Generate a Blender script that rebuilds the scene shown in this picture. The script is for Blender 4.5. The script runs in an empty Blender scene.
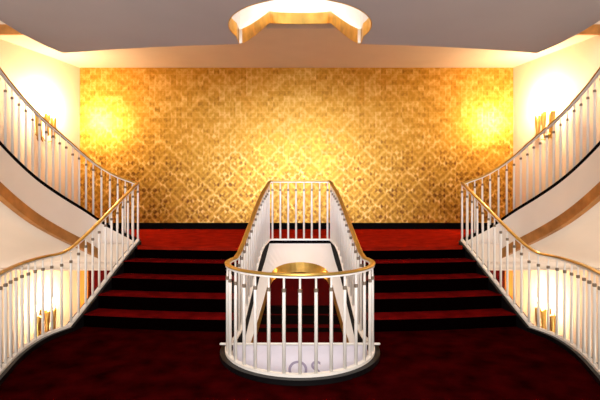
import bpy, bmesh, math, random
from mathutils import Vector
random.seed(4)
C = bpy.context.scene.collection
PI = math.pi

# ------------------------------------------------------------------ materials
def new_mat(name):
    m = bpy.data.materials.new(name); m.use_nodes = True
    nt = m.node_tree
    return m, nt, nt.nodes['Principled BSDF']

def N(nt, t, **kw):
    n = nt.nodes.new(t)
    for k, v in kw.items():
        setattr(n, k, v)
    return n

def mat(name, col, rough=.5, metal=0., noise=0., scale=8., emit=None, es=0., spec=.5, bump=0.):
    m, nt, b = new_mat(name)
    b.inputs['Roughness'].default_value = rough
    b.inputs['Metallic'].default_value = metal
    b.inputs['Specular IOR Level'].default_value = spec
    if noise or bump:
        tc = N(nt, 'ShaderNodeTexCoord'); ns = N(nt, 'ShaderNodeTexNoise')
        ns.inputs['Scale'].default_value = scale; ns.inputs['Detail'].default_value = 6
        nt.links.new(tc.outputs['Object'], ns.inputs['Vector'])
        r = N(nt, 'ShaderNodeValToRGB')
        r.color_ramp.elements[0].position = .3; r.color_ramp.elements[1].position = .7
        r.color_ramp.elements[0].color = (*[c*(1-noise) for c in col], 1)
        r.color_ramp.elements[1].color = (*[min(1, c*(1+noise)) for c in col], 1)
        nt.links.new(ns.outputs['Fac'], r.inputs['Fac'])
        nt.links.new(r.outputs['Color'], b.inputs['Base Color'])
        if bump:
            bp = N(nt, 'ShaderNodeBump'); bp.inputs['Strength'].default_value = bump
            bp.inputs['Distance'].default_value = .02
            nt.links.new(ns.outputs['Fac'], bp.inputs['Height'])
            nt.links.new(bp.outputs['Normal'], b.inputs['Normal'])
    else:
        b.inputs['Base Color'].default_value = (*col, 1)
    if emit:
        b.inputs['Emission Color'].default_value = (*emit, 1)
        b.inputs['Emission Strength'].default_value = es
    return m

M = {}
M['white'] = mat('white_enamel', (.83, .79, .72), .35)
M['plaster'] = mat('cream_plaster', (.82, .68, .53), .8, noise=.03, scale=3)
M['upper_white'] = mat('white_plaster', (.9, .88, .86), .8, noise=.02, scale=3)
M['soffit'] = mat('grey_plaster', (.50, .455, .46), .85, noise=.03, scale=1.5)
M['ceiling'] = mat('warm_ceiling', (.76, .66, .55), .8, noise=.03, scale=2)
M['string'] = mat('stair_string_white', (.88, .80, .71), .6, noise=.02, scale=3)
M['stair_soffit'] = mat('stair_underside', (.88, .76, .64), .75, noise=.03, scale=2)
M['brass'] = mat('brass', (.72, .47, .13), .28, 1., noise=.08, scale=20)
M['rail_brass'] = mat('handrail_brass', (.60, .39, .09), .3, .9, noise=.06, scale=15)
M['gold_leaf'] = mat('gold_edge', (.80, .50, .12), .32, .9, noise=.25, scale=6)
M['bronze_edge'] = mat('bronze_edge', (.50, .24, .07), .45, .6, noise=.3, scale=5)
M['collar'] = mat('baluster_collar', (.22, .17, .12), .4, .5)
M['black'] = mat('black_lacquer', (.002, .0015, .002), .6, spec=.02)
M['curb'] = mat('black_curb', (.004, .0035, .004), .35, spec=.25)
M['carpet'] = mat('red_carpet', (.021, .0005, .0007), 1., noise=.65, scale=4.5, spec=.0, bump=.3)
M['landing'] = mat('red_carpet_landing_lit', (.24, .010, .0035), 1., noise=.25, scale=5, spec=.0, bump=.3)  # same carpet as the floor; sconce light is put into the brighter red
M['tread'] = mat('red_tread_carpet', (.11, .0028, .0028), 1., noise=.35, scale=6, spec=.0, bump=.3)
M['riser'] = mat('black_riser', (.0012, .0002, .0002), 1., spec=.0)
M['banner'] = mat('banner_cloth', (.80, .76, .84), .8, noise=.03, scale=6)
M['letter'] = mat('banner_print', (.40, .35, .48), .8)
M['red_wall'] = mat('deep_red_wall', (.055, .0012, .0016), .9, noise=.12, scale=6, spec=.05)
M['dark_band'] = mat('dark_band', (.002, .0008, .0008), .9, spec=.05)
M['orange'] = mat('gold_pilaster', (.55, .17, .008), .6, noise=.1, scale=6)
M['candle'] = mat('candle_sleeve', (.9, .85, .7), .5, emit=(1, .8, .5), es=1.5)
M['flame'] = mat('lit_bulb', (1, .9, .7), .3, emit=(1, .80, .48), es=22)
M['shade'] = mat('frosted_glass_cup', (1, .85, .5), .4, emit=(1, .72, .32), es=2.2)

def gold_wall():
    m, nt, b = new_mat('gold_geometric_wall')
    L = nt.links.new
    tc = N(nt, 'ShaderNodeTexCoord'); sp = N(nt, 'ShaderNodeSeparateXYZ')
    L(tc.outputs['Object'], sp.inputs[0])
    def mth(op, a, bb=None, c=None):
        n = N(nt, 'ShaderNodeMath', operation=op)
        for i, v in enumerate((a, bb, c)):
            if v is None: continue
            if isinstance(v, (int, float)): n.inputs[i].default_value = v
            else: L(v, n.inputs[i])
        return n.outputs[0]
    X, Z = sp.outputs['X'], sp.outputs['Z']
    P = .44
    def cen(v, per):
        return mth('ABSOLUTE', mth('SUBTRACT', mth('FRACT', mth('DIVIDE', mth('ADD', v, 40*per), per)), .5))
    d = mth('ADD', cen(X, P), cen(Z, P))
    mm = mth('MULTIPLY', mth('ABSOLUTE', mth('SUBTRACT', d, .5)), 2)
    r1 = N(nt, 'ShaderNodeValToRGB'); r1.color_ramp.interpolation = 'EASE'
    el = r1.color_ramp.elements
    el[0].position = .0; el[0].color = (1, 1, 1, 1)
    el[1].position = .13; el[1].color = (.9, .9, .9, 1)
    for p, v in ((.24, .12), (.52, .2), (.58, .7), (.74, .75), (.80, .25), (1., .15)):
        e = el.new(p); e.color = (v, v, v, 1)
    L(mm, r1.inputs['Fac'])
    # square foil leaves, each cut on a diagonal so that the leaves build diamonds
    T = .11
    fx = mth('FLOOR', mth('DIVIDE', X, T)); fz = mth('FLOOR', mth('DIVIDE', Z, T))
    cb = N(nt, 'ShaderNodeCombineXYZ'); L(fx, cb.inputs[0]); L(fz, cb.inputs[1])
    wn = N(nt, 'ShaderNodeTexWhiteNoise'); wn.noise_dimensions = '2D'; L(cb.outputs[0], wn.inputs['Vector'])
    u = mth('PINGPONG', mth('ADD', X, 20*P), P/2); v = mth('PINGPONG', mth('ADD', Z, 20*P), P/2)
    fu = mth('FRACT', mth('DIVIDE', u, T)); fv = mth('FRACT', mth('DIVIDE', v, T))
    gx, gz = cen(X, T), cen(Z, T)
    tri = mth('GREATER_THAN', gx, gz)
    seam = mth('GREATER_THAN', mth('MAXIMUM', gx, gz), .45)
    ns = N(nt, 'ShaderNodeTexNoise'); ns.inputs['Scale'].default_value = .9; ns.inputs['Detail'].default_value = 4
    L(tc.outputs['Object'], ns.inputs['Vector'])
    ns2 = N(nt, 'ShaderNodeTexNoise'); ns2.inputs['Scale'].default_value = 14; ns2.inputs['Detail'].default_value = 6
    L(tc.outputs['Object'], ns2.inputs['Vector'])
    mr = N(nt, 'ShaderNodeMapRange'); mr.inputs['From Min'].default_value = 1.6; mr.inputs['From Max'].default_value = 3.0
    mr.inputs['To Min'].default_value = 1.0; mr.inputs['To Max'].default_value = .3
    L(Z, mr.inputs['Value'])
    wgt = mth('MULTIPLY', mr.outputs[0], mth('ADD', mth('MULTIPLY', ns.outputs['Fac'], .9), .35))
    pat = mth('SUBTRACT', mth('ADD', mth('MULTIPLY', r1.outputs['Color'], .50), mth('MULTIPLY', mth('MULTIPLY', mth('SUBTRACT', tri, .5), mth('SUBTRACT', wn.outputs['Value'], .5)), 1.3)), .27)
    fac = mth('ADD', mth('MULTIPLY', mth('MULTIPLY', pat, wgt), .68), .47)
    fac = mth('ADD', fac, mth('MULTIPLY', mth('SUBTRACT', wn.outputs['Value'], .5), .20))
    fac = mth('ADD', fac, mth('MULTIPLY', mth('SUBTRACT', ns2.outputs['Fac'], .5), .45))
    fac = mth('ADD', fac, mth('MULTIPLY', seam, .07))
    fac = mth('ADD', fac, mth('MULTIPLY', mth('SUBTRACT', mr.outputs[0], .6), -.12))  # darkens the foil towards the floor, shade put into the colour
    r2 = N(nt, 'ShaderNodeValToRGB')
    e = r2.color_ramp.elements
    e[0].position = .10; e[0].color = (.20, .070, .006, 1)
    e[1].position = .85; e[1].color = (.92, .63, .22, 1)
    k = e.new(.48); k.color = (.60, .31, .028, 1)
    L(fac, r2.inputs['Fac']); L(r2.outputs['Color'], b.inputs['Base Color'])
    b.inputs['Metallic'].default_value = .68
    ro = mth('ADD', mth('MULTIPLY', wn.outputs['Value'], .14), .36)
    L(ro, b.inputs['Roughness'])
    bp = N(nt, 'ShaderNodeBump'); bp.inputs['Strength'].default_value = .08; bp.inputs['Distance'].default_value = .01
    L(fac, bp.inputs['Height']); L(bp.outputs['Normal'], b.inputs['Normal'])
    return m
M['gold_wall'] = gold_wall()

# ------------------------------------------------------------------ helpers
def obj(name, bm, material, parent=None, smooth=False):
    me = bpy.data.meshes.new(name)
    bmesh.ops.recalc_face_normals(bm, faces=bm.faces)
    bm.to_mesh(me); bm.free()
    for p in me.polygons: p.use_smooth = smooth
    me.materials.append(material)
    o = bpy.data.objects.new(name, me); C.objects.link(o)
    if parent: o.parent = parent
    return o

def tag(o, label, cat, group=None):
    o['label'] = label; o['category'] = cat
    if group: o['group'] = group
    return o

def thing(name, label, cat, loc=(0, 0, 0), group=None):
    o = bpy.data.objects.new(name, None); C.objects.link(o); o.location = loc
    o.empty_display_size = .1
    return tag(o, label, cat, group)

def struct(name, bm, m, parent=None, smooth=False):
    o = obj(name, bm, m, parent, smooth)
    if parent is None: o['kind'] = 'structure'
    return o

def prism(bm, pts, z0, z1):
    """pts: plan polygon, z0 / z1 numbers or functions of (x, y)."""
    f0 = z0 if callable(z0) else (lambda x, y: z0)
    f1 = z1 if callable(z1) else (lambda x, y: z1)
    lo = [bm.verts.new((x, y, f0(x, y))) for x, y in pts]
    hi = [bm.verts.new((x, y, f1(x, y))) for x, y in pts]
    a = bm.faces.new(lo); b = bm.faces.new(hi)
    n = len(pts)
    for i in range(n):
        bm.faces.new((lo[i], lo[(i+1) % n], hi[(i+1) % n], hi[i]))
    bm.normal_update()
    bmesh.ops.triangulate(bm, faces=[a, b])
    return bm

def box(bm, x0, x1, y0, y1, z0, z1):
    return prism(bm, [(x0, y0), (x1, y0), (x1, y1), (x0, y1)], z0, z1)

def sweep(bm, path, prof, closed=False, caps=True):
    """sweep a 2D profile (side, up) along a 3D path with vertical kept as up."""
    n = len(path); rings = []
    P = [Vector(p) for p in path]
    for i in range(n):
        if closed:
            a, b = P[i-1], P[(i+1) % n]
        else:
            a, b = P[max(i-1, 0)], P[min(i+1, n-1)]
        t = (b-a); h = Vector((t.x, t.y, 0))
        h = h.normalized() if h.length > 1e-6 else Vector((1, 0, 0))
        side = Vector((h.y, -h.x, 0))
        if 0 < i < n-1 or closed:      # keep width round corners
            d = (P[i]-P[i-1]); d.z = 0
            if d.length > 1e-6:
                d.normalize(); c = abs(d.dot(h)); side = side / max(c, .6)
        rings.append([bm.verts.new(P[i] + side*u + Vector((0, 0, v))) for u, v in prof])
    m = len(prof)
    for i in range(n if closed else n-1):
        r, s = rings[i], rings[(i+1) % n]
        for j in range(m):
            bm.faces.new((r[j], r[(j+1) % m], s[(j+1) % m], s[j]))
    if caps and not closed:
        bm.faces.new(rings[0]); bm.faces.new(list(reversed(rings[-1])))
    return bm

def rect(u0, u1, v0, v1): return [(u0, v0), (u1, v0), (u1, v1), (u0, v1)]
def roundprof(w, h, n=10):
    return [(w*math.cos(2*PI*i/n), h*math.sin(2*PI*i/n)) for i in range(n)]

def lathe(bm, prof, seg=12, c=(0, 0, 0)):
    rings = []
    for r, z in prof:
        rings.append([bm.verts.new((c[0]+r*math.cos(2*PI*k/seg), c[1]+r*math.sin(2*PI*k/seg), c[2]+z)) for k in range(seg)])
    for a, b in zip(rings, rings[1:]):
        for k in range(seg):
            bm.faces.new((a[k], a[(k+1) % seg], b[(k+1) % seg], b[k]))
    bm.faces.new(rings[0]); bm.faces.new(list(reversed(rings[-1])))
    return bm

def tube(bm, path, r, n=8):
    P = [Vector(p) for p in path]; rings = []
    for i, p in enumerate(P):
        t = (P[min(i+1, len(P)-1)] - P[max(i-1, 0)]).normalized()
        ref = Vector((1, 0, 0)) if abs(t.x) < .9 else Vector((0, 0, 1))
        a = t.cross(ref).normalized(); b = t.cross(a)
        rr = r[i] if isinstance(r, (list, tuple)) else r
        rings.append([bm.verts.new(p + a*rr*math.cos(2*PI*k/n) + b*rr*math.sin(2*PI*k/n)) for k in range(n)])
    for q, s in zip(rings, rings[1:]):
        for k in range(n):
            bm.faces.new((q[k], q[(k+1) % n], s[(k+1) % n], s[k]))
    bm.faces.new(rings[0]); bm.faces.new(list(reversed(rings[-1])))
    return bm

def smooth_path(pts, sub=6):
    """Catmull-Rom through 3D points."""
    P = [Vector(p) for p in pts]; out = []
    for i in range(len(P)-1):
        p0 = P[i-1] if i else P[0]*2-P[1]
        p1, p2 = P[i], P[i+1]
        p3 = P[i+2] if i+2 < len(P) else P[-1]*2-P[-2]
        for k in range(sub):
            t = k/sub
            out.append(.5*((2*p1) + (p2-p0)*t + (2*p0-5*p1+4*p2-p3)*t*t + (3*p1-p0-3*p2+p3)*t**3))
    out.append(P[-1].copy())
    return out

def resample(path, step, closed=False):
    """points every `step` of plan length."""
    P = [Vector(p) for p in path]
    if closed: P = P + [P[0]]
    L = [0]
    for a, b in zip(P, P[1:]): L.append(L[-1] + math.hypot(b.x-a.x, b.y-a.y))
    n = max(1, round(L[-1]/step)); out = []
    for k in range(n + (0 if closed else 1)):
        d = L[-1]*k/n; i = 0
        while i < len(L)-2 and L[i+1] < d: i += 1
        f = (d-L[i])/max(1e-9, L[i+1]-L[i])
        out.append(P[i].lerp(P[i+1], f))
    return out

def mir(p, s): return (p[0]*s,) + tuple(p[1:])

# ------------------------------------------------------------------ plan
K = .035                                    # the step fronts bow slightly
def nose(j, x): return 5.05 + .287*(j-1) + K*x*x      # nosing j = 1..5 (5 = landing edge)
R, CY, NECK = .71, 4.45, 4.68               # round end of the central well
a_neck = math.acos((NECK-CY)/R)             # angle from +Y to the neck
XN = R*math.sin(a_neck)                     # half width at neck
YB, XB = 6.95, .475                          # back of the well
def wellx(y): return XN + (XB-XN)*(y-NECK)/(YB-NECK)
def bulb(r, n=36, start=a_neck):            # from right neck round the front to left neck
    out = []
    for i in range(n+1):
        a = start + (2*PI-2*start)*i/n
        out.append((r*math.sin(a), CY + r*math.cos(a)))
    return out
def barz(y):                                # height of the well's base bar
    pts = [(4.0, .06), (4.82, .06), (5.05, .12), (5.4, .32), (5.8, .55), (6.15, .74), (6.45, .81), (6.95, .835), (9, .835)]
    for (y0, z0), (y1, z1) in zip(pts, pts[1:]):
        if y <= y1: return z0 + (z1-z0)*(max(y, y0)-y0)/(y1-y0)
    return .835
# outer edge of the floor on the left: base-bar line of the side balustrade
EDGE = [(-2.15, 2.5), (-2.36, 3.2), (-2.56, 3.85), (-2.67, 4.25), (-2.715, 4.6), (-2.70, 4.85), (-2.62, 5.10)]
END = (-2.37, 6.58, .87)
def edgex(y):
    pts = EDGE + [(END[0], END[1])]
    for (x0, y0), (x1, y1) in zip(pts, pts[1:]):
        if y <= y1: return x0 + (x1-x0)*(y-y0)/(y1-y0)
    return END[0]
def wallx(s, y): return s*((4.50 if s < 0 else 4.36) + (9.2-y)*(.262 if s < 0 else .235))

def well_half(off, y0, y1, n=6):            # right side of slot, front to back
    return [(wellx(y0+(y1-y0)*i/n)+off, y0+(y1-y0)*i/n) for i in range(n+1)]

# ------------------------------------------------------------------ setting
OFF = .045
def floor_outline(off_edge=0.0, front=-1.6, rr=None):
    left = [(-2.15, front)] + [(x-off_edge, y) for x, y in EDGE]
    yl = nose(1, 2.6)
    left += [(edgex(yl+.1)-off_edge, yl+.1)]
    xs = [-2.2, -1.8, -1.4, -1.0]
    riser = [(x, nose(1, x)+.06) for x in xs]
    yw = nose(1, .68)
    out = left + riser + [(-wellx(yw)-OFF, yw+.06)]
    b = [(x, y) for x, y in bulb(rr or R+OFF)]
    out += [(-b[0][0], b[0][1])] + [(-x, y) for x, y in b[1:]]
    out += [(wellx(yw)+OFF, yw+.06)] + [(-x, y) for x, y in reversed(riser)] + [(-x, y) for x, y in reversed(left)]
    return out
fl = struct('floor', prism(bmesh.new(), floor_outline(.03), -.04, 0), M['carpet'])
struct('floor_slab', prism(bmesh.new(), floor_outline(.03), -.40, -.041), M['upper_white'])

def landing_outline(dy=0.):
    pts = []
    for x in (-2.3, -1.9, -1.4, -1.0): pts.append((x, nose(5, x)+dy))
    y5 = nose(5, .55)
    pts.append((-wellx(y5)-OFF, y5+dy)); pts.append((-XB-OFF, YB+OFF))
    right = [(-x, y) for x, y in reversed(pts)]
    L = [(wallx(-1, 9.2), 9.2), (wallx(-1, 6.64), 6.64), (-2.42, 6.64)]
    Rr = [(2.42, 6.64), (wallx(1, 6.64), 6.64), (wallx(1, 9.2), 9.2)]
    return L + pts + right + Rr
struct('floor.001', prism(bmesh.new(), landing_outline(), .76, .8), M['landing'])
struct('floor_slab.001', prism(bmesh.new(), landing_outline(.05), .42, .759), M['stair_soffit'])

for i, s in enumerate((-1, 1)):
    bm = bmesh.new(); xa, xb = sorted((s*2.42, wallx(s, 6.6)))
    box(bm, xa, xb, 6.60, 6.638, .42, .81)
    struct('trim_%d' % (9+i), bm, M['stair_soffit'])
# side walls and back walls
for s, nm in ((-1, 'left'), (1, 'right')):
    bm = bmesh.new()
    prism(bm, [(wallx(s, 9.35), 9.35), (wallx(s, -1.6), -1.6), (wallx(s, -1.6)+s*.12, -1.6), (wallx(s, 9.35)+s*.12, 9.35)], -3.6, 6.9)
    struct('wall_'+nm, bm, M['plaster'])
bm = bmesh.new(); box(bm, wallx(-1, 9.2), wallx(1, 9.2), 9.2, 9.32, .42, 4.1)
struct('wall_back', bm, M['gold_wall'])
bm = bmesh.new(); box(bm, wallx(-1, 9.2), wallx(1, 9.2), 9.205, 9.32, 4.1, 6.9)
struct('wall_back_upper', bm, M['upper_white'])
bm = bmesh.new(); box(bm, wallx(-1, 9.2), wallx(1, 9.2), 9.205, 9.32, -3.6, .42)
lowwall = struct('wall_back_lower', bm, M['red_wall'])
for z0, z1 in ((-.93, -.76), (-1.14, -.96), (-1.30, -1.22)):
    bm = bmesh.new(); box(bm, -4.0, 4.0, 9.185, 9.204, z0, z1)
    struct('dark_band', bm, M['dark_band'], lowwall)
for s in (-1, 1):
    bm = bmesh.new(); x0, x1 = sorted((wallx(s, 9.2)-s*.03, wallx(s, 9.2)-s*.19)); box(bm, x0, x1, 9.14, 9.204, -2.8, .42)
    struct('gold_pilaster', bm, M['orange'], lowwall)
bm = bmesh.new(); sweep(bm, [(wallx(-1, 9.2)+.01, 9.19, .8), (wallx(1, 9.2)-.01, 9.19, .8)], [(-.01, 0), (.02, 0), (.02, .11), (.012, .13), (-.01, .13)])
struct('baseboard_back', bm, M['black'])
# lower storey floors
bm = bmesh.new(); box(bm, -6.2, 6.2, -1.6, 9.3, -3.72, -3.6); struct('floor_lower', bm, M['carpet'])
bm = bmesh.new(); prism(bm, [(wallx(-1, 9.2), 9.2), (wallx(-1, 6.6), 6.6), (wallx(1, 6.6), 6.6), (wallx(1, 9.2), 9.2)], -3.0, -2.8)
struct('floor_lower.001', bm, M['landing'])

# ceilings: grey soffit of the upper floor (same plan), warm ceiling under the upper landing
Z_S = 3.2
def soffit_outline():
    sl = [(-2.3, -1.6), (-2.45, 2.5), (-2.62, 3.2), (-2.76, 3.85), (-2.83, 4.24), (-2.85, 4.6), (-2.83, 4.95), (-2.77, 5.26)]
    fr = [(x, 4.92+.045*x*x) for x in (-2.4, -2.0, -1.6, -1.2, -.9)]
    b = bulb(.70)
    half = sl + fr + [(-.66, 4.93)]
    arc = [(-b[0][0], b[0][1])] + [(-x, y) for x, y in b[1:]]
    return half + arc + [(-x, y) for x, y in reversed(half)]
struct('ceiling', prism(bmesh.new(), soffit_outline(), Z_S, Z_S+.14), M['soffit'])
struct('ceiling_upper_slab', prism(bmesh.new(), [(x*.995, y) for x, y in soffit_outline()], Z_S+.141, Z_S+.4), M['upper_white'])
def ceil_outline():
    y5 = 6.3
    L = [(wallx(-1, 9.2), 9.2), (wallx(-1, 7.22), 7.22), (-2.6, 7.22), (-2.6, y5), (-wellx(y5)-OFF, y5), (-XB-OFF, YB+.02)]
    return L + [(-x if i > 0 else x, y) for i, (x, y) in enumerate([])] + [(XB+OFF, YB+.02), (wellx(y5)+OFF, y5), (2.6, y5), (2.6, 7.22), (wallx(1, 7.22), 7.22), (wallx(1, 9.2), 9.2)]
struct('ceiling.001', prism(bmesh.new(), ceil_outline(), 4.1, 4.4), M['ceiling'])
for i, s in enumerate((-1, 1)):             # sloping underside of the upper steps, beside the well
    bm = bmesh.new()
    pts = [(s*(wellx(5.0)+OFF), 4.93), (s*1.5, 5.0), (s*2.66, 5.20), (s*2.55, 6.31), (s*(wellx(6.31)+OFF), 6.31)]
    f = lambda x, y: 3.206 + .9*min(1, max(0, (y-4.95-.04*x*x)/1.25))
    prism(bm, pts, f, lambda x, y: f(x, y)+.14)
    struct('ceiling_slope' + ('' if i == 0 else '.001'), bm, M['ceiling'])
    bm = bmesh.new()                        # gold fascia on the edge of the upper landing
    xa, xb = sorted((s*2.6, wallx(s, 7.2)-s*.01))
    box(bm, xa, xb, 7.17, 7.219, 4.085, 4.24)
    struct('trim_%d' % (i+1), bm, M['bronze_edge'])
bm = bmesh.new(); prism(bm, [(wallx(-1, 9.3), 9.3), (wallx(-1, -1.6), -1.6), (wallx(1, -1.6), -1.6), (wallx(1, 9.3), 9.3)], 6.8, 6.9)
struct('ceiling_upper', bm, M['upper_white'])

# sloping plate inside the central well (ours and the one of the storey above)
def plate_z(y):
    pts = [(4.0, -.728), (4.83, -.27), (6.08, .42), (6.5, .56), (6.95, .775), (8, .775)]
    for (y0, z0), (y1, z1) in zip(pts, pts[1:]):
        if y <= y1: return z0 + (z1-z0)*(y-y0)/(y1-y0)
    return .775
def plate(z, extra, thick, flat):
    zt = lambda x, y: (plate_z(y)+z)
    ys = []
    outer = [(wellx(y)-.004, y) for y in ys]
    inner = [(.62, 4.84), (.565, 5.05), (.52, 5.30), (.46, 5.70), (.415, 6.05)]
    n = 20; arc = [(.405*math.cos(PI*i/n), 6.08 + .42*math.sin(PI*i/n)**.8) for i in range(n+1)]
    inn = inner + arc + [(-x, y) for x, y in reversed(inner)]
    # strip between the outer outline (right, back, left) and the cut-out
    def lin(path, n):
        return [(p.x, p.y) for p in resample([(x, y, 0) for x, y in path], 1e9/1e9*sum(math.dist(a_, b_) for a_, b_ in zip(path, path[1:]))/n)]
    inn = inner + arc[1:-1] + [(-x, y) for x, y in reversed(inner)]
    outl = []
    for x, y in inn:
        if y <= 6.06 and abs(x) > .405:
            outl.append((math.copysign(wellx(y)-.004, x), y))
        else:
            outl.append(None)
    k0 = [i for i, q in enumerate(outl) if q is None]
    xr = wellx(6.0)
    side_pts = [(wellx(6.1+(YB-6.1)*f)-.004, 6.1+(YB-6.1)*f) for f in (.2, .4, .6, .8, 1.)]
    rest = side_pts + [(-x, y) for x, y in reversed(side_pts)]
    rest = [(p.x, p.y) for p in resample([(x, y, 0) for x, y in rest], 1e-3)]
    for j, i in enumerate(k0):
        outl[i] = rest[round(j*(len(rest)-1)/(len(k0)-1))]
    # keep the back corners
    for cx_ in (wellx(YB)-.004, -wellx(YB)+.004):
        i = min(k0, key=lambda q: (outl[q][0]-cx_)**2+(outl[q][1]-YB)**2); outl[i] = (cx_, YB)
    bm = bmesh.new()
    V = [[bm.verts.new((x, y, zt(x, y)-dz)) for (x, y) in pth] for pth in (outl, inn) for dz in (0, thick)]
    ot, ob, it, ib = V
    for i in range(len(inn)-1):
        bm.faces.new((ot[i], ot[i+1], it[i+1], it[i])); bm.faces.new((ob[i], ob[i+1], ib[i+1], ib[i]))
        bm.faces.new((ot[i], ot[i+1], ob[i+1], ob[i])); bm.faces.new((it[i], it[i+1], ib[i+1], ib[i]))
    for i in (0, -1): bm.faces.new((ot[i], it[i], ib[i], ob[i]))
    o = struct('trim_%d' % flat, bm, M['string'])
    # gold edge band on the cut-out
    e = bmesh.new()
    prof_pts = inn
    hi = [e.verts.new((x, y-.006, zt(x, y)-.002)) for x, y in prof_pts]
    lo = [e.verts.new((x, y-.006, zt(x, y)-thick-.006)) for x, y in prof_pts]
    hi2 = [e.verts.new((x, y+.006, zt(x, y)-.002)) for x, y in prof_pts]
    lo2 = [e.verts.new((x, y+.006, zt(x, y)-thick-.006)) for x, y in prof_pts]
    for i in range(len(hi)-1):
        e.faces.new((hi[i], hi[i+1], lo[i+1], lo[i]))
        e.faces.new((hi2[i], hi2[i+1], lo2[i+1], lo2[i]))
        e.faces.new((hi[i], hi[i+1], hi2[i+1], hi2[i])); e.faces.new((lo[i], lo[i+1], lo2[i+1], lo2[i]))
    g = struct('gold_edge', e, M['gold_leaf'], o)
    return o
plate(0, 0, .14, 3)
p2 = plate(3.6, 0, .155, 4)
p2.data.materials[0] = M['ceiling']
# lining of the well: gold in the round end, black string along the slot
def lining(z0, z1, m, nm, rr=R+.02, ext=None):
    bm = bmesh.new()
    sweep(bm, ([(.664, ext, 0)] if ext else []) + [(x, y, 0) for x, y in bulb(rr)] + ([(-.664, ext, 0)] if ext else []), rect(-.004, .004, z0, z1))
    return struct(nm, bm, m)
lining(-.40, 0.0, M['upper_white'], 'trim_5')
lining(Z_S-.003, Z_S+.135, M['gold_leaf'], 'trim_6', .699, 4.94)
lining(Z_S+.136, Z_S+.4, M['upper_white'], 'trim_7', .699)
# white shaft lining above the upper plate
bm = bmesh.new()
ys_ = (4.86, 5.1, 5.4, 5.8, 6.08, 6.5, YB)
for sg in (-1, 1):
    r_ = [[bm.verts.new((sg*(wellx(y)+du), y, zz)) for du, zz in ((-.002, plate_z(y)+3.6-.01), (.03, plate_z(y)+3.6-.01), (.03, 4.9), (-.002, 4.9))] for y in ys_]
    for p_, q_ in zip(r_, r_[1:]):
        for j in range(4): bm.faces.new((p_[j], p_[(j+1) % 4], q_[(j+1) % 4], q_[j]))
    bm.faces.new(r_[0]); bm.faces.new(r_[-1])
box(bm, -XB-.03, XB+.03, YB, YB+.04, plate_z(YB)+3.6-.06, 4.9)
struct('trim_8', bm, M['upper_white'])

# ------------------------------------------------------------------ balusters
BH = .80
def baluster_mesh():
    bm = bmesh.new()
    lathe(bm, [(.0145, 0), (.0145, BH-.125), (.009, BH-.115), (.009, BH)], 10)
    me = bpy.data.meshes.new('baluster'); bmesh.ops.recalc_face_normals(bm, faces=bm.faces); bm.to_mesh(me); bm.free()
    for p in me.polygons: p.use_smooth = True
    me.materials.append(M['white'])
    bm = bmesh.new()
    lathe(bm, [(.011, -.018), (.0175, -.014), (.0175, .012), (.011, .016)], 10, (0, 0, BH-.108))
    mc = bpy.data.meshes.new('collar'); bmesh.ops.recalc_face_normals(bm, faces=bm.faces); bm.to_mesh(mc); bm.free()
    mc.materials.append(M['collar'])
    return me, mc
BME, CME = baluster_mesh()
def add_baluster(parent, p, sz=1.0):
    b = bpy.data.objects.new('baluster', BME); C.objects.link(b); b.parent = parent
    b.location = p; b.scale = (1, 1, sz)
    c = bpy.data.objects.new('collar', CME); C.objects.link(c); c.parent = b
    c['label'] = 'dark metal collar'
    return b
RAIL = [(.027*math.cos(2*PI*i/12), .013*math.sin(2*PI*i/12)+.022) for i in range(12)]
UNDER = rect(-.018, .018, -.004, .010)
BASE = rect(-.022, .022, -.012, .012)

# central balustrade -------------------------------------------------
cb = thing('central_balustrade', 'white balustrade with brass handrail ringing the central floor opening', 'balustrade', (0, CY, 0))
def rel(pts, o): return [Vector(p)-Vector(o.location) for p in pts]
side_y = [4.68, 4.85, 5.05, 5.2, 5.4, 5.6, 5.8, 6.0, 6.2, 6.45, 6.7, 6.88]
loop = [(x, y, .06) for x, y in bulb(R, 60)]                       # right neck -> front -> left neck
leftside = [(-wellx(y), y, barz(y)) for y in side_y[1:]]
cr = [(-XB+.05*(1-math.cos(t)) , YB-.05+.05*math.sin(t), .835) for t in (0.0, .52, 1.05, 1.57)]
corner = [(-x, y, z) for x, y, z in reversed(cr)]
rightside = [(wellx(y), y, barz(y)) for y in reversed(side_y[1:])]
path = loop + leftside + cr + corner + rightside
path = rel(path, cb)
def xtra(y):
    y += CY
    if y < NECK: return 0
    f = (y-NECK)/(YB-NECK)
    lin = .06+BH + f*(1.705-.06-BH)
    base = barz(y)+BH
    k = .6 if f < .9 else .6+.4*(f-.9)/.1
    return (lin-base)*k*min(1, f*8)
up = lambda pts, h: [Vector(p)+Vector((0, 0, h+xtra(p[1]))) for p in pts]
obj('base_bar', sweep(bmesh.new(), path, BASE, True), M['white'], cb)
obj('handrail', sweep(bmesh.new(), up(path, BH+.012), RAIL, True), M['rail_brass'], cb, True)
obj('rail_bar', sweep(bmesh.new(), up(path, BH+.012), UNDER, True), M['white'], cb)
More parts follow.
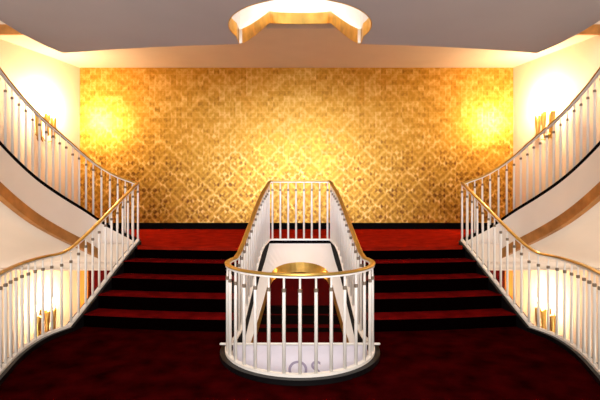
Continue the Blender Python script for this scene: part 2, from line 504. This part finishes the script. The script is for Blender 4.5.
# curb: black ring on the floor round the bulb, black string down the slot
cpath = rel([(x, y, 0) for x, y in bulb(R+.02, 60)], cb)
o = obj('curb', sweep(bmesh.new(), cpath, [(-.05, 0.001), (.055, 0.001), (.055, .036), (.045, .046), (-.05, .046)]), M['curb'], cb)
o['label'] = 'glossy black curb'
for s in (-1, 1):
    bm = bmesh.new()
    ys = [4.72, 4.9, 5.05, 5.2, 5.5, 5.8, 6.08, 6.35, 6.6, YB]
    vi = []
    for y in ys:
        x = wellx(y)
        vi.append([bm.verts.new((s*xx, y-CY, z)) for xx, z in ((x-.002, plate_z(y)-.14), (x+.034, plate_z(y)-.14), (x+.034, barz(y)-.012), (x-.002, barz(y)-.012))])
    for a, b in zip(vi, vi[1:]):
        for j in range(4): bm.faces.new((a[j], a[(j+1) % 4], b[(j+1) % 4], b[j]))
    bm.faces.new(vi[0]); bm.faces.new(vi[-1])
    o = obj('string', bm, M['black'], cb); o['label'] = 'black side string'
bm = bmesh.new(); box(bm, -XB-.03, XB+.03, YB-CY, YB+.04-CY, .60, .823)
o = obj('string', bm, M['black'], cb); o['label'] = 'black back string'
# balusters
for p in resample(rel(loop, cb), .1375): add_baluster(cb, p+Vector((0, 0, .012)), (BH+xtra(p.y))/BH)
for s in (-1, 1):
    line = [(s*wellx(y), y, barz(y)) for y in side_y[1:]] + [(s*XB, YB-.05, .835)]
    for p in resample(rel(line, cb), .1375): add_baluster(cb, p+Vector((0, 0, .012)), (BH+xtra(p.y))/BH)
for p in resample(rel([(-XB+.05, YB, .835), (XB-.05, YB, .835)], cb), .125)[0:]: add_baluster(cb, p+Vector((0, 0, .012)), (BH+xtra(p.y))/BH)

# side balustrades ----------------------------------------------------
def side_base(s):
    pts = [(x, y, .06) for x, y in EDGE[1:]]
    fl_ = smooth_path(pts, 6)
    x0, y0 = EDGE[-1]
    st = []
    for i in range(1, 9):
        f = i/8; y = y0 + (END[1]-y0)*f
        z = .06 + (END[2]-.06)*(f*.94 + .06*(3*f*f-2*f**3))
        st.append(Vector((x0+(END[0]-x0)*f, y, z)))
    return [Vector((p.x*-s, p.y, p.z)) for p in fl_ + st]
for s, nm in ((-1, 'left'), (1, 'right')):
    t = thing('floor_balustrade', 'white balustrade with brass handrail edging the floor and steps on the %s' % nm, 'balustrade', (s*2.6, 4.6, 0), 'balustrades at the floor edges')
    p = rel(side_base(s), t)
    obj('base_bar', sweep(bmesh.new(), p, BASE), M['white'], t)
    hp = [q + Vector((0, 0, BH+.012)) for q in p]
    # ease the handrail over the kink
    for _ in range(6):
        hp = [hp[0]] + [(hp[i-1]+hp[i]*2+hp[i+1])/4 for i in range(1, len(hp)-1)] + [hp[-1]]
    obj('handrail', sweep(bmesh.new(), hp, RAIL), M['rail_brass'], t, True)
    obj('rail_bar', sweep(bmesh.new(), hp, UNDER), M['white'], t)
    o = obj('curb', sweep(bmesh.new(), [q for q in p], rect(-.055, .055, -.20, -.012)), M['curb'], t); o['label'] = 'black curb'
    for q in resample(p, .134): add_baluster(t, q+Vector((0, 0, .012)))

# ------------------------------------------------------------------ steps
for s, nm in ((-1, 'left'), (1, 'right')):
    t = thing('carpeted_steps', 'red carpeted steps with black risers rising to the landing, %s of the central opening' % nm, 'steps', (s*1.5, 5.05, 0), 'flights up to the landing')
    zs = lambda j: .14+.165*(j-1)
    lx, ly = t.location.x, t.location.y
    for j in range(1, 6):
        xa = lambda y: wellx(y)+OFF+.002
        xb = lambda y: -edgex(y)-.05
        yi = nose(j, .62); yo = nose(j, 2.4)
        xs_in, xs_out = xa(yi), xb(yo)
        n = 8; xs = [xs_in+(xs_out-xs_in)*i/n for i in range(n+1)]
        front = [(s*x-lx, nose(j, x)-ly) for x in xs]
        st = bpy.data.objects.new('step', None)
        if j < 5:
            yi2, yo2 = nose(j+1, .58), nose(j+1, 2.35)
            xs2 = [xa(yi2)+(xb(yo2)-xa(yi2))*i/n for i in range(n+1)]
            back = [(s*x-lx, nose(j+1, x)+.0-ly) for x in xs2]
            bm = bmesh.new(); prism(bm, front + list(reversed(back)), zs(j)-.006, zs(j))
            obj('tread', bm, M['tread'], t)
        bm = bmesh.new()
        prism(bm, [(x, y+.001) for x, y in front] + [(x, y+.03) for x, y in reversed(front)], zs(j-1) if j > 1 else 0, zs(j)-(.0065 if j < 5 else .041))
        o = obj('riser', bm, M['riser'], t); o['label'] = 'black riser'

# ------------------------------------------------------------------ curved staircases
INNER = [(-2.37, 6.62, .87), (-2.65, 6.68, 1.0), (-2.93, 6.66, 1.15), (-3.10, 6.42, 1.34), (-3.23, 5.95, 1.58), (-3.31, 5.5, 1.82), (-3.33, 4.95, 2.14), (-3.25, 4.3, 2.50), (-3.12, 3.7, 2.83)]
OUTER_Y = [7.95, 8.1, 8.1, 7.4, 6.75, 6.1, 5.3, 4.5, 3.75]
OUTER_X = [-2.62, -3.4, -4.3]
inn = smooth_path(INNER, 6)
outp = smooth_path([((OUTER_X[i] if i < 3 else wallx(-1, y)+.06), y, INNER[i][2]) for i, y in enumerate(OUTER_Y)], 6)
for s, nm in ((-1, 'left'), (1, 'right')):
    def mx(p): return Vector((p.x*-s, p.y, p.z))
    IN = [mx(p) for p in inn]
    OU = []
    for p in outp:
        q = mx(p); lim = abs(wallx(s, q.y))-.06
        if abs(q.x) > lim: q.x = s*lim
        OU.append(q)
    t = thing('curved_staircase', 'white curved staircase with bronze lower edge sweeping up along the %s wall' % nm, 'staircase', (s*3.0, 6.4, .8), 'curved staircases up from the landing')
    I = rel(IN, t); O = rel(OU, t)
    SB = .455; GB = .60
    obj('string', sweep(bmesh.new(), I, rect(-.03, .03, -SB, -.048)), M['string'], t)
    o = obj('string_cap', sweep(bmesh.new(), I, rect(-.036, .036, -.048, -.004)), M['black'], t); o['label'] = 'black cap along the string'
    o = obj('edge_band', sweep(bmesh.new(), I, rect(-.04, .04, -GB, -SB)), M['bronze_edge'], t); o['label'] = 'bronze edge band'
    # underside as a ruled surface with thickness
    bm = bmesh.new(); rows = []
    W = lambda y: wallx(s, y)*s - .07
    ctl = [(2.46, 6.59, .44), (3.2, 6.59, .44), (4.1, 6.59, .44), (4.8, 6.59, .45), (W(6.5), 6.5, .55), (W(6.05), 6.05, .98), (W(5.3), 5.3, 1.52), (W(4.5), 4.5, 1.90), (W(3.75), 3.75, 2.23)]
    U = rel([(s*p.x, p.y, p.z) for p in smooth_path(ctl, 6)], t)
    for a, b in zip(I, U):
        za = max(a.z-GB+.02, .44-.8); zb = b.z
        row = []
        for k in range(7):
            f = k/6; v = a.lerp(b, f); v.z = za+(zb-za)*f
            row.append(v)
        rows.append(row)
    lo = [[bm.verts.new(v) for v in r] for r in rows]
    hi = [[bm.verts.new(v+Vector((0, 0, .10))) for v in r] for r in rows]
    for i in range(len(rows)-1):
        for k in range(6):
            bm.faces.new((lo[i][k], lo[i+1][k], lo[i+1][k+1], lo[i][k+1]))
            bm.faces.new((hi[i][k], hi[i+1][k], hi[i+1][k+1], hi[i][k+1]))
        for k in (0, 6): bm.faces.new((lo[i][k], lo[i+1][k], hi[i+1][k], hi[i][k]))
    for i in (0, len(rows)-1):
        for k in range(6): bm.faces.new((lo[i][k], lo[i][k+1], hi[i][k+1], hi[i][k]))
    obj('underside', bm, M['stair_soffit'], t, True)
    # carpeted treads
    nst = 12; n = len(I)-1
    for k in range(1, nst):
        i0 = int(round(k*n/nst)); i1 = int(round((k+1)*n/nst))
        poly = [(p.x, p.y) for p in (I[i0], I[i1], O[i1], O[i0])]
        zt = I[i0].z-.13+.07
        bm = bmesh.new(); prism(bm, poly, zt-.17, zt)
        obj('tread', bm, M['tread'], t)
    # balustrade on it
    b = thing('stair_balustrade', 'white balustrade with brass handrail climbing the curved staircase on the %s' % nm, 'balustrade', (s*3.0, 6.4, .8), 'balustrades of the curved staircases')
    P = rel(IN, b)
    P[0] = Vector((s*2.37-b.location.x, 6.60-6.4, .07))
    HS = .79
    hp = [q + Vector((0, 0, HS-(.04 if 4 < i < 20 else 0))) for i, q in enumerate(P)]
    for _ in range(8):
        hp = [hp[0]] + [(hp[i-1]+hp[i]*2+hp[i+1])/4 for i in range(1, len(hp)-1)] + [hp[-1]]
    hp[0] = Vector((s*2.38-b.location.x, 6.62-6.4, .07+BH+.012))
    obj('handrail', sweep(bmesh.new(), hp, RAIL), M['rail_brass'], b, True)
    obj('rail_bar', sweep(bmesh.new(), hp, UNDER), M['white'], b)
    for q in resample(P, .118)[1:]:
        h = min(hp, key=lambda w: (w.x-q.x)**2+(w.y-q.y)**2)
        add_baluster(b, q+Vector((0, 0, -.008)), (h.z-q.z+.012)/BH)

# ------------------------------------------------------------------ sconces
def sconce(s, z, where):
    y = 8.2; x = wallx(s, y)
    t = thing('wall_sconce', where, 'wall lamp', (x, y, z), 'brass candle sconces on the side walls')
    ang = math.atan2(.25, 1)                       # wall flare
    t.rotation_euler = (0, 0, 0)
    nx = -s                                        # out of the wall
    bm = bmesh.new()
    prof = [(-.035, -.30), (.035, -.30), (.055, -.22), (.035, -.10), (.06, .02), (.03, .12), (-.03, .12), (-.06, .02), (-.035, -.10), (-.055, -.22)]
    a = [bm.verts.new((0, u, v)) for u, v in prof]; c = [bm.verts.new((nx*.025, u*.8, v*.95)) for u, v in prof]
    bm.faces.new(a); bm.faces.new(c)
    for i in range(len(prof)): bm.faces.new((a[i], a[(i+1) % len(prof)], c[(i+1) % len(prof)], c[i]))
    obj('backplate', bm, M['brass'], t)
    # three arms with tall cups and candles
    for k, (dx, dy, dz) in enumerate(((.11, -.21, 0), (.13, 0, .03), (.11, .21, 0))):
        ar = obj('arm', tube(bmesh.new(), [(nx*.01, dy*.1, -.20), (nx*dx*.5, dy*.5, -.31), (nx*dx*.9, dy*.95, -.29), (nx*dx, dy, -.22+dz)], .011), M['brass'], t, True)
        c0 = (nx*dx, dy, dz)
        obj('cup', lathe(bmesh.new(), [(.012, -.26), (.034, -.24), (.026, -.19), (.034, -.06), (.042, .06), (.038, .075)], 14, c0), M['brass'], ar, True)
        obj('candle', lathe(bmesh.new(), [(.016, .07), (.016, .15)], 10, c0), M['candle'], ar, True)
        obj('bulb', lathe(bmesh.new(), [(.008, .15), (.021, .18), (.018, .21), (.004, .255)], 10, c0), M['flame'], ar, True)
    t.scale = (1.2, 1.2, 1.2)
    # lamps
    l = bpy.data.lights.new('sconce_light', 'POINT'); l.energy = SC_E if z > 1 else SC_E*.5; l.color = (1, .68, .37); l.shadow_soft_size = .09
    lo = bpy.data.objects.new('sconce_light', l); C.objects.link(lo); lo.location = (x+nx*.30, y, z+.26)
SC_E = 150
sconce(-1, 2.86, 'brass candle sconce on the upper left wall, behind the curved stair railing')
sconce(1, 2.90, 'brass candle sconce on the upper right wall, behind the curved stair railing')
sconce(-1, -.72, 'brass candle sconce on the lower left wall, seen through the floor balustrade')
sconce(1, -.70, 'brass candle sconce on the lower right wall, seen through the floor balustrade')

# ------------------------------------------------------------------ banner hung in the well
t = thing('hanging_banner', 'white banner with purple letters hung from a rod across the central opening', 'banner', (0, CY-.02, .085))
bm = bmesh.new(); tube(bm, [(-.79, 0, 0), (-.78, 0, 0), (0, 0, 0), (.78, 0, 0), (.79, 0, 0)], [.006, .012, .012, .012, .006], 10)
obj('rod', bm, M['white'], t, True)
bm = bmesh.new(); vs = []
nx_ = 40
for i in range(nx_+1):
    x = -.66+1.32*i/nx_; dy = .006*math.sin(i*.9)
    vs.append([bm.verts.new((x, .012+dy*k/3, -.002-.55*k)) for k in range(4)])
for a, b in zip(vs, vs[1:]):
    for k in range(3): bm.faces.new((a[k], a[k+1], b[k+1], b[k]))
cl = obj('cloth', bm, M['banner'], t, True)
so = cl.modifiers.new('thickness', 'SOLIDIFY'); so.thickness = .004
def letters(txt, size, loc):
    cu = bpy.data.curves.new('lettering', 'FONT'); cu.body = txt; cu.size = size; cu.align_x = 'CENTER'; cu.extrude = .001
    cu.space_character = 1.12
    o = bpy.data.objects.new('tmp', cu); C.objects.link(o)
    me = bpy.data.meshes.new_from_object(o.evaluated_get(bpy.context.evaluated_depsgraph_get()))
    bpy.data.objects.remove(o)
    me.materials.clear(); me.materials.append(M['letter'])
    for p in me.polygons: p.material_index = 0
    r = bpy.data.objects.new('lettering', me); C.objects.link(r)
    r.rotation_euler = (PI/2, 0, 0); r.location = loc; r['label'] = 'purple letters on the cloth'
    return r
le = letters('OS', .255, (.045, .006, -.345)); le.parent = t

# ------------------------------------------------------------------ lights
def area(name, loc, target, size, e, col, shape='SQUARE', sy=None):
    l = bpy.data.lights.new(name, 'AREA'); l.energy = e; l.size = size; l.color = col
    if sy: l.shape = 'RECTANGLE'; l.size_y = sy
    o = bpy.data.objects.new(name, l); C.objects.link(o); o.location = loc
    o.rotation_euler = (Vector(target)-Vector(loc)).to_track_quat('-Z', 'Y').to_euler()
    return o
area('front_fill', (0, -1.4, 2.2), (0, 5, 1.2), 2.6, 260, (1, .95, .92), sy=1.6)  # added area lamp behind the camera; source of the front light is unseen
ws = area('wall_wash', (-.1, -1.3, 2.2), (-.15, 9.2, 1.8), 3.8, 13, (.80, .96, 1.45), sy=1.6)  # added lamp behind the camera, makes the pale patch on the back wall
ws.data.spread = math.radians(30)
area('upper_hall', (0, 5.0, 6.6), (0, 5.0, 0), 1.6, 160, (1, .95, .92))  # added area lamp above the well, no fixture seen there
for s in (-1, 1):
    area('upper_side', (s*4.0, 4.0, 6.5), (s*4.0, 5.0, 0), 1.2, 40, (1, .88, .72))
for s in (-1, 1):
    area('lower_side', (s*4.4, 3.6, -2.6), (s*4.1, 6.2, 1.0), 1.2, 70, (1, .82, .62))  # added unseen uplights that brighten the undersides of the curved stairs
area('lower_hall', (0, 7.0, -.2), (0, 9.2, -1.0), 1.0, 20, (1, .8, .6))

w = bpy.data.worlds.new('world'); bpy.context.scene.world = w; w.use_nodes = True
w.node_tree.nodes['Background'].inputs[0].default_value = (1, .93, .90, 1)
w.node_tree.nodes['Background'].inputs[1].default_value = .9

# ------------------------------------------------------------------ camera
cam = bpy.data.cameras.new('camera'); cam.sensor_width = 36; cam.lens = 27; cam.shift_y = -10/600
co = bpy.data.objects.new('camera', cam); C.objects.link(co)
co.location = (0, 0, 1.6); co.rotation_euler = (PI/2, 0, 0)
cam.clip_start = .05
bpy.context.scene.camera = co
bpy.context.scene.view_settings.view_transform = 'Standard'
bpy.context.scene.view_settings.look = 'None'
